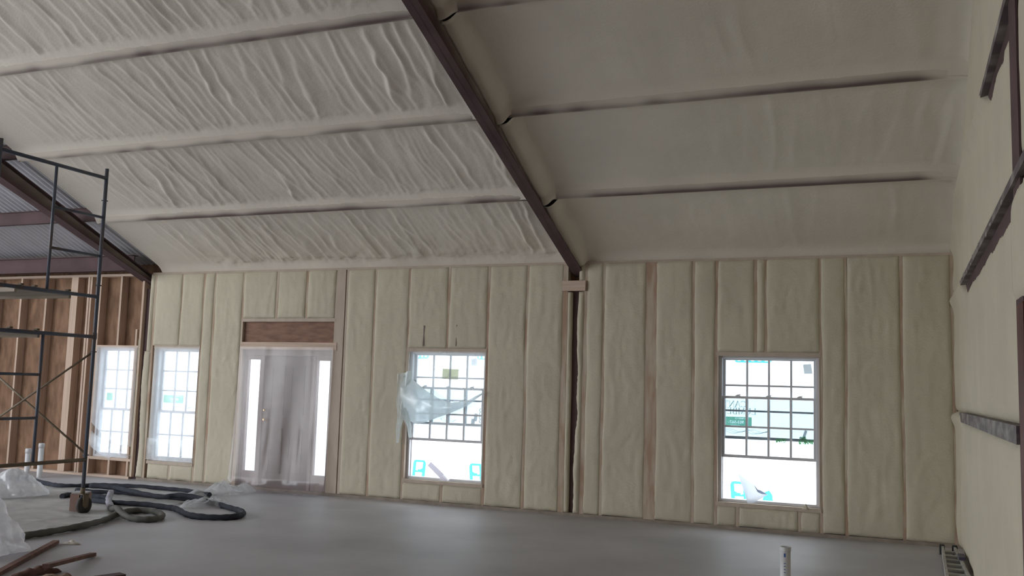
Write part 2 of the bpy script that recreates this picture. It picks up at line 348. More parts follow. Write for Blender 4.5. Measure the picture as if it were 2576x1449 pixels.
patch('tape_piece', [(-1.135, 1.115), (-1.065, 1.117), (-1.065, 1.06), (-1.135, 1.06)], D+.128, TAPE, W4)
patch('tape_piece', [(-5.36, 1.235), (-5.31, 1.232), (-5.325, 1.13), (-5.375, 1.135)], D+.135, TAPE, W3)
patch('tape_piece', [(-5.40, 1.165), (-5.345, 1.16), (-5.36, 1.07), (-5.41, 1.075)], D+.131, TAPE, W3)

# ------------------------------------------------------------------ printed house wrap hung outside each window
GL = {  # serif capitals as strokes on a 1 x 1 cell: (x0, y0, x1, y1, width)
 'C': (.78, [('arc', .5, .5, .46, 40, 320, .10)]), 'A': (.86, [(.08, 0, .44, 1, .06), (.44, 1, .82, 0, .13), (.2, .36, .66, .36, .05), (0, .02, .2, .02, .04), (.66, .02, 1.0, .02, .04)]),
 'N': (.88, [(.12, 0, .12, 1, .05), (.12, 1, .78, 0, .13), (.78, 0, .78, 1, .05), (0, .02, .24, .02, .04), (0, .98, .2, .98, .04), (.66, .98, .9, .98, .04)]),
 'T': (.76, [(.4, 0, .4, 1, .13), (.02, .97, .78, .97, .06), (.04, .8, .04, 1, .05), (.76, .8, .76, 1, .05), (.26, .02, .54, .02, .04)]),
 'O': (.92, [('arc', .5, .5, .46, 0, 360, .10)]), 'L': (.72, [(.18, 0, .18, 1, .13), (.18, .03, .7, .03, .06), (.68, 0, .68, .25, .05), (.02, .98, .36, .98, .04), (.02, .02, .3, .02, .04)]),
 'U': (.86, [(.16, .3, .16, 1, .13), ('arc', .46, .32, .3, 180, 360, .08), (.76, .3, .76, 1, .05), (0, .98, .32, .98, .04), (.64, .98, .88, .98, .04)]),
 'M': (1.04, [(.12, 0, .12, 1, .05), (.14, 1, .5, .05, .11), (.5, .05, .88, 1, .05), (.88, 0, .88, 1, .13), (0, .02, .24, .02, .04), (.74, .02, 1.02, .02, .04), (0, .98, .2, .98, .04), (.84, .98, 1.02, .98, .04)]),
 'B': (.78, [(.16, 0, .16, 1, .13), ('arc', .36, .75, .24, -90, 90, .09), ('arc', .38, .26, .27, -90, 90, .10), (.02, .98, .38, .98, .05), (.1, .51, .4, .51, .05), (.02, .02, .4, .02, .05)]),
 'E': (.76, [(.18, 0, .18, 1, .13), (.02, .97, .68, .97, .05), (.18, .51, .5, .51, .05), (.02, .03, .7, .03, .05), (.66, .8, .66, 1, .05), (.69, 0, .69, .22, .05), (.5, .4, .5, .62, .05)]),
 'R': (.84, [(.16, 0, .16, 1, .13), ('arc', .36, .74, .25, -90, 90, .09), (.02, .98, .38, .98, .05), (.1, .49, .4, .49, .05), (.4, .49, .78, .02, .12), (.02, .02, .32, .02, .04), (.7, .02, .92, .02, .04)])}
YW = 11.90
def lettering(txt, xr, zb, h, y, par):                # reads right to left: seen from the back of the sheet
    m = MB(); cur = 0
    def P(u, v): return (xr-(cur+u)*h, y, zb+v*h)
    for ch in txt:
        wd, st = GL[ch]
        for s in st:
            if s[0] == 'arc':
                _, cx, cy, r, a0, a1, tk = s; n = 16
                for i in range(n):
                    t0, t1 = [math.radians(a0+(a1-a0)*(i+e)/n) for e in (0, 1.05)]
                    w0, w1 = [tk/2*(.45+.8*abs(math.cos(t))) for t in (t0, t1)]
                    q = [P(cx+(r+e*ww)*math.cos(t), cy+(r+e*ww)*math.sin(t)) for t, ww, e in ((t0, w0, 1), (t1, w1, 1), (t1, w1, -1), (t0, w0, -1))]
                    m.add(q, [(0, 1, 2, 3)])
            else:
                a, b, c, d, tk = s; l = math.hypot(c-a, d-b); nx, ny = -(d-b)/l*tk/2, (c-a)/l*tk/2
                m.add([P(a+nx, b+ny), P(c+nx, d+ny), P(c-nx, d-ny), P(a-nx, b-ny)], [(0, 1, 2, 3)])
        cur += wd+.10
    return m.build('printed_lettering', INK_T, par)
def knockout(x0, x1, z0, z1, lines, y, m, par, outer=None):    # coloured box with the lettering left open, mirrored
    big = bpy.data.curves.new('print', 'CURVE'); big.dimensions = '2D'; big.fill_mode = 'BOTH'; big.resolution_u = 2
    sp = big.splines.new('POLY'); pts = outer or [(x0, z0), (x1, z0), (x1, z1), (x0, z1)]; sp.points.add(len(pts)-1); sp.use_cyclic_u = True
    for p, (a, c) in zip(sp.points, pts): p.co = (-a, c, 0, 1)
    for txt, xr, zb, h in lines:
        cu = bpy.data.curves.new('print', 'FONT'); cu.body = txt; cu.size = h*1.38
        ob = bpy.data.objects.new('print', cu); C.objects.link(ob); bpy.context.view_layer.update()
        tc_ = ob.to_curve(bpy.context.evaluated_depsgraph_get())
        for q in tc_.splines:
            if q.type != 'BEZIER': continue
            n = big.splines.new('BEZIER'); n.bezier_points.add(len(q.bezier_points)-1); n.use_cyclic_u = True
            for d_, e_ in zip(n.bezier_points, q.bezier_points):
                d_.handle_left_type = d_.handle_right_type = 'FREE'
                for k in ('co', 'handle_left', 'handle_right'): v = getattr(e_, k); setattr(d_, k, (v[0]-xr, v[1]+zb, 0))
        ob.to_curve_clear(); bpy.data.objects.remove(ob)
    ob = bpy.data.objects.new('print', big); C.objects.link(ob); bpy.context.view_layer.update()
    me = bpy.data.meshes.new_from_object(ob.evaluated_get(bpy.context.evaluated_depsgraph_get())); bpy.data.objects.remove(ob)
    for v in me.vertices: v.co = (-v.co.x, y, v.co.y)
    me.materials.clear(); return finish('printed_box', me, m, par)
def rrect(x0, x1, z0, z1, r, n=5):
    o = []
    for cx, cz, a in ((x1-r, z1-r, 0), (x0+r, z1-r, 90), (x0+r, z0+r, 180), (x1-r, z0+r, 270)):
        o += [(cx+r*math.cos(math.radians(a+90*i/n)), cz+r*math.sin(math.radians(a+90*i/n))) for i in range(n+1)]
    return o
def flat(name, poly, y, m, par): return MB().add([(a, y, b) for a, b in poly], [tuple(range(len(poly)))]).build(name, m, par)
def wavy(x0, x1, z, y, par, s):
    rr = random.Random(s)
    for k in range(3):
        pts = [(x0+(x1-x0)*i/14, y, z-.012*k+.016*math.sin(i*.9+k)+rr.uniform(-.006, .006)) for i in range(15)]
        MB().tube(pts, .0022, 4).build('printed_scribble', INK_T, par)
def logo(x, z, par, hh=.25, wd=.22, mirror=1):
    y = YW-.003; e = .5*hh*0
    def P(u, v): return (x+mirror*(u*wd-.10*v*wd), z+v*hh)
    for pl in ([(-.5, 0), (-.26, 0), (-.26, 1), (-.3, 1), (-.42, .95), (-.5, .82)], [(.26, 0), (.5, 0), (.5, .82), (.46, .95), (.35, 1), (.26, 1)],
               [(-.26, .88), (.26, .88), (.26, 1), (-.26, 1)], [(-.26, .32), (.26, .32), (.26, .44), (.1, .40), (.1, .48), (-.1, .48), (-.26, .56)]):
        flat('printed_emblem', [P(*q) for q in pl], y, INK_B, par)
def wrap(op, where):
    x0, x1, z0, z1 = op[0]-.12, op[1]+.16, op[2]-.25, op[3]+.25
    nu, nv = 24, 30; U, V = np.meshgrid(np.linspace(0, 1, nu), np.linspace(0, 1, nv))
    Xw = x0+(x1-x0)*U; Zw = z0+(z1-z0)*V
    Yw = YW+.012*vn(Xw*2.5, Zw*1.2, 31)+.004-(YW-D-DEP-.018)*sstep(.93, 1, V)
    o = grid('house_wrap', np.stack([Xw, Yw, Zw], -1), WRAP)
    return tag(o, where, 'plastic sheet')
w4 = wrap(OPEN[4], 'white printed building wrap outside the right window with its lower sash raised')
lettering('CANT', -1.785, 1.438, .078, YW-.003, w4); lettering('LUMBE', -1.665, 1.352, .078, YW-.003, w4)
knockout(-2.18, -1.72, 1.196, 1.319, [('171 S. Buffalo Ca', -1.75, 1.294, .018), ('903-567-', -1.812, 1.238, .038), ('Fax 903-567', -1.87, 1.207, .016)], YW-.003, INK_G, w4)
wavy(-2.06, -1.52, 1.155, YW-.003, w4, 3)
def pill(x0, x1, z0, z1, n, par):
    w_ = (x1-x0)/(n+.6)
    for i in range(n+1): flat('printed_pill', [(x0+w_*.25*(i == 0)+(i-.0)*w_+.0, z0+.018), (x0+i*w_+w_*.55, z0+.018), (x0+i*w_+w_*.55, z1), (x0+i*w_, z1)], YW-.003, INK_B, par)
    flat('printed_pill', [(x0+.035, z0), (x1-.035, z0), (x1-.008, z0+.018), (x0+.008, z0+.018)], YW-.003, INK_B, par)
pill(-1.94, -1.475, 1.99, 2.17, 5, w4)
logo(-1.86, .27, w4, .265, .20); flat('printed_emblem', [(-1.60, .30), (-1.56, .43), (-1.51, .45), (-1.475, .40), (-1.46, .27), (-1.55, .27)], YW-.003, INK_B, w4)
w3 = wrap(OPEN[3], 'white printed building wrap outside the window with the torn film')
wavy(-5.98, -5.74, 1.135, YW-.003, w3, 5)
for x in (-6.30, -5.40): logo(x, .30, w3, .25, .20, -1 if x < -6 else 1)
for x in (-6.42, -5.46): pill(x, x+.22, 1.97, 2.12, 3, w3)
MB().tube([(-5.39, YW-.003, 1.30-.2*i/8+.0) if i % 2 else (-5.37, YW-.003, 1.30-.2*i/8) for i in range(9)], .006, 4).build('printed_scribble', INK_T, w3)
flat('printed_mark', [(-5.54, 1.985), (-5.45, 1.985), (-5.45, 1.885), (-5.54, 1.885)], YW-.003, TAPE, w3)
for op, xr, who, c1, c2 in ((OPEN[1], -10.548, 'white printed building wrap outside the narrow window between column and door', 'CANTON', 'LUMBER'), (OPEN[0], -12.02, 'white printed building wrap outside the narrow window in the bare stud bay', 'C', 'L')):
    o = wrap(op, who)
    lettering(c1, xr-.04, 1.425, .078, YW-.003, o); lettering(c2, xr+.09, 1.343, .078, YW-.003, o)
    knockout(max(xr-.45, op[0]-.1), xr, 1.196, 1.322, [('171 S. Buffalo C', xr-.03, 1.296, .018), ('903-567-', xr-.09, 1.238, .038), ('Fax 903-56', xr-.15, 1.208, .016)] if xr > -12 else [], YW-.003, INK_G, o)
    wavy(max(xr-.45, op[0]-.08), xr+.2, 1.15, YW-.003, o, 8)
    if xr < -12:
        logo(-12.32, .36, o, .2, .16)
        flat('printed_mark', [(-11.50, .56), (-11.41, .56), (-11.41, .42), (-11.50, .42)], YW-.003, TAPE, o)
        flat('printed_mark', [(-11.43, .98), (-11.415, .98), (-11.42, .86), (-11.435, .86)], YW-.003, TAPE, o); flat('printed_mark', [(-11.43, .76), (-11.41, .76), (-11.41, .71), (-11.43, .71)], YW-.003, TAPE, o)
    else:
        flat('printed_mark', [(-10.255, .86), (-10.24, .86), (-10.245, .74), (-10.26, .74)], YW-.003, TAPE, o)
        flat('printed_mark', [(-10.27, 1.93), (-10.20, 1.95), (-10.20, 1.87), (-10.27, 1.87)], YW-.003, TAPE, o)

# ------------------------------------------------------------------ entry door with two side lights
DOORM = mat('door_skin', (.165, .125, .12, 1), .6, .1, (3, 3, 10), .3)
JAMB = mat('door_jamb', (.30, .24, .23, 1), .6, .08, (12, 12, 2), .3)
yd = D+.06
fr = MB(); x0, x1 = -9.165, -7.585
SL, SR = (-9.10, -8.885), (-7.87, -7.655)
fr.box(x0, x1, yd, yd+.09, 1.965, 2.055, .004).box(x0, SL[0]-.03, yd, yd+.09, .0, 1.965, .004).box(SL[1]+.03, -8.80, yd, yd+.09, .0, 1.965, .004).box(-7.955, SR[0]-.03, yd, yd+.09, .0, 1.965, .004).box(SR[1]+.03, x1, yd, yd+.09, 0, 1.965, .004)
door = struct(fr.build('door_1', JAMB))
sl = MB(); sl.box(-8.796, -7.959, yd+.02, yd+.065, .02, 1.968, .003)
for a, b, c, d in ((-8.68, -8.43, 1.1, 1.82), (-8.33, -8.08, 1.1, 1.82), (-8.68, -8.43, .25, .9), (-8.33, -8.08, .25, .9)):
    for e in ((a, b, c, c+.03), (a, b, d-.03, d), (a, a+.03, c, d), (b-.03, b, c, d)): sl.box(e[0], e[1], yd+.012, yd+.022, e[2], e[3])
slab = sl.build('door_slab', DOORM, door)
BRASS = mat('brass', (.75, .5, .22, 1), .2, .05, (5, 5, 5), .5, metal=1)
for z, r in ((1.02, .032), (1.16, .026)):
    m = MB().tube([(-8.725, yd+.02, z), (-8.725, yd+.004, z), (-8.725, yd-.01, z), (-8.725, yd-.03, z), (-8.725, yd-.05, z), (-8.725, yd-.056, z)], [r, r, r*.45, r*.9, r*.8, r*.3], 14)
    m.build('door_knob' if z < 1.1 else 'deadbolt', BRASS, slab)
for a, b in (SL, SR):
    m = MB().box(a-.028, a, yd+.015, yd+.07, .02, 1.963).box(b, b+.028, yd+.015, yd+.07, .02, 1.963).box(a, b, yd+.015, yd+.07, 1.905, 1.963).box(a, b, yd+.015, yd+.07, .02, .26)
    s = m.build('side_light', JAMB, door); MB().box(a, b, yd+.04, yd+.044, .26, 1.905).build('pane', GLASS, s)
MB().box(x0, x1, yd-.02, yd+.11, 0, .02).build('threshold', VINYL, door)
# clear film hung over the doorway, gathered on the floor
nu, nv = 70, 70; U, V = np.meshgrid(np.linspace(0, 1, nu), np.linspace(0, 1, nv))
Zp = 2.09*(1-V)+.004; xa = -9.20-.05*V**2; xb = -7.55-.01*V
Xp = xa+(xb-xa)*U
c = (Xp+8.45)/.8
fold = .030*np.sin(c*9+V*3)*np.exp(-c*c*1.5)*(.3+V)*(1-.4*V)+.022*(vn(Xp*5-V*1.5*c, V*1.2, 5)-.5)*(.3+V)+.012*(vn(Xp*14, V*3, 6)-.5)
fold += .05*V**3
Yp = D-.03-.01*V-fold
low = sstep(.93, 1, V); Yp -= low*(.05+.16*vn(Xp*6, V*0, 8)); Zp = np.where(V > .95, .006+.05*vn(Xp*11, V*30, 9)*(1-sstep(.97, 1, V)*.7), Zp)
Yp = np.minimum(Yp, D-.014)
tag(grid('door_film', np.stack([Xp, Yp, Zp], -1), POLYD), 'clear plastic film hung over the front door and its side lights', 'plastic sheet')
# bunched film end on the floor left of the door
def crumple(name, cx, cy, rx, ry, h, m, s, rot=0, n=48, z0=.012, sharp=1.0):
    rr = np.linspace(0, 1, n); th = np.linspace(0, 2*np.pi, n*2, endpoint=False); R_, TH = np.meshgrid(rr, th, indexing='ij')
    k = 1+.35*(vn(np.cos(TH)*2.2+9, np.sin(TH)*2.2+9, s)-.5)
    lx, ly = rx*R_*k*np.cos(TH), ry*R_*k*np.sin(TH)
    z = h*(1-R_**2.2)**.8*(.55+.9*np.abs(vn(lx/rx*2.5+7, ly/ry*2.5+7, s+1)-.5)*2*sharp)+.15*h*(1-R_)*vn(lx/rx*7, ly/ry*7, s+2)
    z = np.maximum(z, 0)+z0
    P = np.stack([cx+lx*math.cos(rot)-ly*math.sin(rot), cy+lx*math.sin(rot)+ly*math.cos(rot), z], -1)
    return grid(name, P, m, closed=True)
tag(crumple('film_bundle', -8.78, 10.75, .52, .20, .11, POLY, 91, 1.25, sharp=1.6), 'crinkled shiny plastic bunched on the floor at the left foot of the door', 'plastic sheet')
tag(crumple('film_bundle', -8.10, 9.62, .30, .16, .10, POLY, 97, .6, sharp=1.5), 'crinkled shiny plastic tucked inside the bend of the dark hose', 'plastic sheet')

# films on the windows
def sheet(name, x0, x1, z0, z1, y, s, m, label, amp=.015, lowcut=None):
    U, V = np.meshgrid(np.linspace(0, 1, 36), np.linspace(0, 1, 50))
    zz0 = z0 if lowcut is None else z0+lowcut(U)
    Xs = x0+(x1-x0)*U; Zs = zz0+(z1-zz0)*V
    e = np.minimum(np.minimum(U, 1-U)*6, 1)
    Ys = y-amp*e*(fbm(Xs*5+Zs, Zs*2, s)-.2)-.006
    return tag(grid(name, np.stack([Xs, Ys, Zs], -1), m), label, 'plastic sheet')
sheet('window_film', -10.86, -9.975, .60, 2.07, D-.004, 41, POLYW, 'frosted plastic film stretched over the narrow window right of the left column')
sheet('window_film', -10.86, -9.975, .33, .66, D-.03, 43, POLY, 'loose crumpled plastic across the foot of the window right of the left column', .05)
sheet('window_film', -12.06, -11.20, .50, 2.07, D-.004, 45, POLYW, 'frosted plastic film over the window in the bare stud bay, behind the scaffold', .015, lambda u: .0+.35*(1-u)**2)
# fallen film drape in window 1
U, V = np.meshgrid(np.linspace(0, 1, 30), np.linspace(0, 1, 14))
top = .72-.36*U**.8; bot = np.where(U < .5, .46-.40*U, .33-.02*(U-.5)); Zs = bot+(top-bot)*V
Xs = -12.04+.86*U; Ys = D-.01-.05*np.sin(V*3.1)*(.4+vn(Xs*6, V*3, 5))
tag(grid('window_film', np.stack([Xs, Ys, Zs], -1), POLYW), 'fallen plastic drape sagging across the foot of the window behind the scaffold', 'plastic sheet')
# torn film at window 3: flat upper part, sagging fold and tail hanging left
tf = empty('torn_film', (-6.33, D-.02, 2.05))
tag(tf, 'torn plastic film sagging across the middle window and hanging in tails at its left', 'plastic sheet')
U, V = np.meshgrid(np.linspace(0, 1, 40), np.linspace(0, 1, 30))
xl = -6.30+.0*V; sag = np.interp(U[0], [0, .12, .2, .3, .42, .58, .75, 1], [1.72, 1.66, 1.58, 1.50, 1.42, 1.375, 1.42, 1.52])
Xs = -6.32+1.175*U; Zs = 2.058+(sag[None, :]-2.058)*V; Ys = D-.012-.03*V*(vn(Xs*4, Zs*3, 3))
grid('film_panel', np.stack([Xs, Ys, Zs], -1), film('thin_poly', (.92, .95, .96, 1), .26, .25, .75, .05, .3, 3), tf)
top = np.interp(U[0], [0, .08, .2, .32, .45, .6, .8, 1], [1.76, 1.70, 1.60, 1.50, 1.42, 1.37, 1.41, 1.53]); bot = np.interp(U[0], [0, .1, .2, .3, .45, .6, .8, 1], [1.20, 1.10, 1.06, 1.10, 1.17, 1.23, 1.34, 1.515])
Xs = -6.37+1.225*U; Zs = bot+(top-bot)*V; Ys = D-.03-.09*np.sin(np.pi*V)*(1-.7*U)-.03*(vn(Xs*7+Zs*4, Zs*9-Xs*3, 8)-.3)
SAG = film('sag_poly', (.86, .90, .895, 1), .92, .2, .55, .10, .2, 5)
grid('film_fold', np.stack([Xs, Ys, Zs], -1), SAG, tf)
def tail(x0, x1, z0, xb0, xb1, zb, s, y=D-.06):
    U, V = np.meshgrid(np.linspace(0, 1, 16), np.linspace(0, 1, 30))
    Xs = (x0+(x1-x0)*U)*(1-V)+(xb0+(xb1-xb0)*U)*V+.03*(vn(V*5, V*0, s)-.5); Zs = z0+(zb-z0)*V**.95+.05*U*(1-V)
    Ys = y-.04*np.sin(U*9+V*3+s)*(1-.5*V)-.02
    grid('film_tail', np.stack([Xs, Ys, Zs], -1), SAG, tf)
tail(-6.42, -6.22, 1.74, -6.44, -6.40, .80, 1); tail(-6.36, -6.27, 1.25, -6.235, -6.17, .88, 2)

# ------------------------------------------------------------------ roof: sheets, purlins, sprayed foam panels
ceil = struct(MB().box(XL, .9, RIDGE-.12, RIDGE+.12, zd(RIDGE)+.0, zd(RIDGE)+.05).build('ceiling', DECK))
def deck_sheet(x0, x1, ya, yb, fn):
    prof = [(0, 0), (.03, 0), (.045, .022), (.07, .022), (.085, 0), (.1, 0)]
    xs_, zs_ = [], []
    n = max(1, round((x1-x0)/.1)); k = (x1-x0)/(.1*n)
    for i in range(n):
        for a, b in prof[:-1]: xs_.append(x0+(i*.1+a)*k); zs_.append(b)
    xs_.append(x1); zs_.append(0)
    ys = np.array([ya, yb]); P = np.zeros((2, len(xs_), 3)); P[..., 0] = xs_; P[..., 1] = ys[:, None]; P[..., 2] = fn(ys)[:, None]+np.array(zs_)
    return grid('roof_sheet', P, DECK, ceil, smooth=False)
nx = 21; ex = np.linspace(XL, .9, nx+1)
fz = lambda y: 3.34+S*(D-(2*RIDGE-y))+.12
for a, b in zip(ex[:-1], ex[1:]):
    deck_sheet(a, b, D+.75, RIDGE, zd); deck_sheet(a, b, RIDGE, -3.55, fz)
for y in PUR+[2*RIDGE-q for q in PUR]:
    q = y if y >= RIDGE else 2*RIDGE-y; z = zl(q)+.022
    m = MB().box(XL, .62, y-.004, y+.004, z, z+.20).box(XL, .62, y-.032, y+.032, z, z+.006).box(XL, .62, y-.032, y+.032, z+.19, z+.20)
    pl_ = m.build('purlin', STEEL, ceil)
    if y >= RIDGE:
        for xa_, xb_, k_ in ((-10.83, -3.93, 0), (-3.87, .40, 1)):
            U, V = np.meshgrid(np.linspace(0, 1, 420), np.linspace(-1, 1, 13))
            Xs = xa_+(xb_-xa_)*U; Ys = y-V*.065; sd = int(y*100)+k_
            am = np.clip((.62+.28*k_)+1.5*(fbm(Xs*.55, Xs*0, sd, 3)-.5)+.5*(vn(Xs*5, Xs*0, sd+1)-.5), .05, 1)
            if k_: am = am*sstep(.40, .15, Xs)
            else: am = am*(.55+.45*sstep(-10.6, -9.8, Xs))
            wv = .18+.34*am
            core = np.exp(-np.abs((V-.12+.15*(vn(Xs*4, Xs*0, sd+2)-.5))/wv)**2.2)*am
            setdust(grid('purlin_lip', np.stack([Xs, Ys, zl(Ys)-.010+.060*V*V], -1), DUST, pl_), 1-.93*core)
MB().box(XL, XA-.01, 11.28, 11.30, 3.255, 3.50).box(XL, XA-.01, 11.24, 11.36, 3.255, 3.27).box(XL, XA-.01, 11.24, 11.36, 3.49, 3.50).build('eave_strut', STEEL, ceil)
def ridges(x, y, s):
    def one(per, w, s):
        t = -(x+w*(.42*(vn(x*1.1, y*.45, s)-.5)+.13*(vn(x*3, y*1.6, s+1)-.5)+.06*(vn(x*8, y*6, s+8)-.5)))/per; k = np.floor(t); f = t-k
        amp = .15+1.05*hsh(k, k*0, s+3)**1.6
        return amp*f**2.0*(1-sstep(.80, 1.0, f))*(.15+1.25*vn(x*4+k*3.1, y*1.9, s+4))
    return one(.19, 1., s)+.38*one(.115, .8, s+60)
def foam_roof(x0, x1, ya, yb, s, left, first, nx_=.02, fadeL=True):
    nu = int((x1-x0)/nx_); nv = int((ya-yb)/.030)
    v = np.concatenate([np.linspace(0, .12, 14), np.linspace(.12, .93, nv)[1:], np.linspace(.93, 1, 8)[1:]])
    U, V = np.meshgrid(np.linspace(0, 1, nu), v)
    X = x0+(x1-x0)*U; Y = ya+(yb-ya)*V
    gap = .012 if left else .014
    jl = (0 if first else 1)*(gap-.030*(vn(X*1.1, X*0, s+1)-.45)-.012*(vn(X*9, X*0, s+2)-.5))
    jh = gap-.030*(vn(X*1.1+40, X*0, s+31)-.45)-.010*(vn(X*8, X*0, s+32)-.5)
    if not left: e_ = .035*sstep(.15, .42, X); jl = jl-(0 if first else e_); jh = jh-e_
    Y = Y-jl*(1-V)+jh*V
    d0 = ya-Y; d1 = Y-yb
    drop = .094*(np.exp(-(np.maximum(d0, 0)/.075)**2) if not first else 0)+.094*np.exp(-(np.maximum(d1, 0)/.05)**2)
    if first: drop = drop+.09*np.exp(-np.maximum(d0, 0)/.05)
    mid = np.clip(1-np.exp(-np.maximum(np.minimum(d0-.10, d1-.07), 0)/.06), 0, 1)
    if left:
        mk = sstep(-10.5, -9.3, X+.5*(vn(Y*1.2, Y*0, s+6)-.5))
        n = mid*mk*.050*ridges(X, Y, s)
        n = n+mid*mk*.016*(fbm(X*6, Y*2.2, s+5)-.5)+.005*mk*(fbm(X*18, Y*14, s+9, 3)-.5)*(1+2.5*np.exp(-((d0-.14)/.06)**2)+2.0*np.exp(-((d1-.12)/.06)**2))
        if first: n = n+.05*mk*(fbm(X*5, Y*6, s+15)-.4)*np.exp(-((d0-.15)/.16)**2)
    else:
        n = mid*((.004+.018*sstep(-2.6, -1.2, X+.8*(vn(Y*.8, Y*0, s+2)-.5)))*ridges(X*.7, Y*.6, s)+.012*(fbm(X*2.5, Y*.6, s+5)-.5)+.008*(fbm(X*9, Y*1.1, s+7)-.5))+.0035*(fbm(X*14, Y*9, s+9)-.5)
    # coves against rafters and end wall
    if left: cv = .10*np.exp(-np.maximum(x1-X, 0)/.10)+.02*np.exp(-np.maximum(X-x0, 0)/.05)
    else: cv = .13*np.exp(-(np.maximum(X-x0, 0)/(.125+.05*vn(Y*4, Y*0, s+25)))**4)*(1-.6*np.exp(-(np.maximum(np.minimum(d0, d1), 0)/.025)**2))+.03*np.exp(-np.maximum(X-x0, 0)/.25)*mid+.10*np.exp(-np.maximum(x1-X, 0)/.09)*(.5+.5*mid)+.02*(fbm(X*6, Y*3, s+21)-.5)*np.exp(-np.maximum(X-x0-.1, 0)/.2)
    Z = zf(Y)-drop-n-cv
    P = np.stack([X, Y, Z], -1)
    sk0 = P[:, :1].copy(); sk0[..., 2] = zd(sk0[..., 1])-.005; sk1 = P[:, -1:].copy(); sk1[..., 2] = zd(sk1[..., 1])-.005
    return grid('foam_panel', np.concatenate([sk0, P, sk1], 1), FOAM, ceil)
rows = [D+.0]+PUR
for i in range(5):
    foam_roof(-10.83, -3.908, rows[i]+(.03 if i == 0 else 0), rows[i+1], 300+i*17, True, i == 0, .02 if i < 4 else .06)
    foam_roof(-3.893, .60, rows[i]+(.03 if i == 0 else 0), rows[i+1], 500+i*17, False, i == 0, .025 if i < 4 else .06)

# ------------------------------------------------------------------ steel frames
def steel_frame(x, label, wd=.15, dusted=True):
    root = empty('steel_frame', (x, 11.62, 0)); tag(root, label, 'steel frame', 'steel frames across the hall')
    m = MB().box(x-.06, x+.06, 11.60, 11.607, 0, 3.0).box(x-.06, x+.06, 11.655, 11.662, 0, 3.0).box(x-.004, x+.004, 11.607, 11.655, 0, 3.0)
    m.build('column', STEEL, root)
    zb = lambda y: 3.04+.383*(11.75-y)
    zt = lambda y: zl(y)-.003
    y0, y1 = 11.80, RIDGE
    me = MB()
    me.prism([(y0, zb(y0)), (y1, zb(y1)), (y1, zt(y1)), (y0, zt(y0))], x-.005, x+.005, 'x')
    me.build('web', STEEL, root)
    if dusted:
        U, V = np.meshgrid(np.linspace(0, 1, 260), np.linspace(0, 1, 24)); Ys = y0+(y1-y0)*U; a_ = zb(Ys)+.014; b_ = zt(Ys)-.004
        Zs = a_+(b_-a_)*V; edge = zt(Ys)-.03-Zs
        dd = np.clip(np.exp(-np.maximum(edge, 0)/(.035+.05*vn(Ys*2.2, Ys*0, 3)))*(.25+.75*fbm(Ys*3, Zs*5, 8)), 0, 1)
        setdust(grid('web_overspray', np.stack([Ys*0+x+.0062, Ys, Zs], -1), DUST, root), dd*.75)
    fl = MB()
    fl.prism([(y0, zb(y0)), (y1, zb(y1)), (y1, zb(y1)+.012), (y0, zb(y0)+.012)], x-wd/2, x+wd/2, 'x')
    fl.build('flange', STEEL, root)
    fl = MB().prism([(y0, zt(y0)-.012), (y1, zt(y1)-.012), (y1, zt(y1)), (y0, zt(y0))], x-wd/2, x+wd/2, 'x').build('flange', STEEL, root)
    mir = MB(); f2 = lambda y: 2*RIDGE-y
    mir.prism([(f2(y0), zb(y0)), (f2(y1), zb(y1)), (f2(y1), zt(y1)), (f2(y0), zt(y0))], x-.005, x+.005, 'x').prism([(f2(y0), zb(y0)), (f2(y1), zb(y1)), (f2(y1), zb(y1)+.012), (f2(y0), zb(y0)+.012)], x-wd/2, x+wd/2, 'x')
    mir.build('front_rafter', STEEL, root)
    MB().box(x-.1, x+.1, -3.65, -3.45, 0, 3.0).build('column', STEEL, root)
    return root
steel_frame(XM, 'dark red-brown steel rafter and column between the foam-covered bays, nearer the camera')
steel_frame(XA, 'dark red-brown steel rafter and column at the left, behind the scaffold', .17)

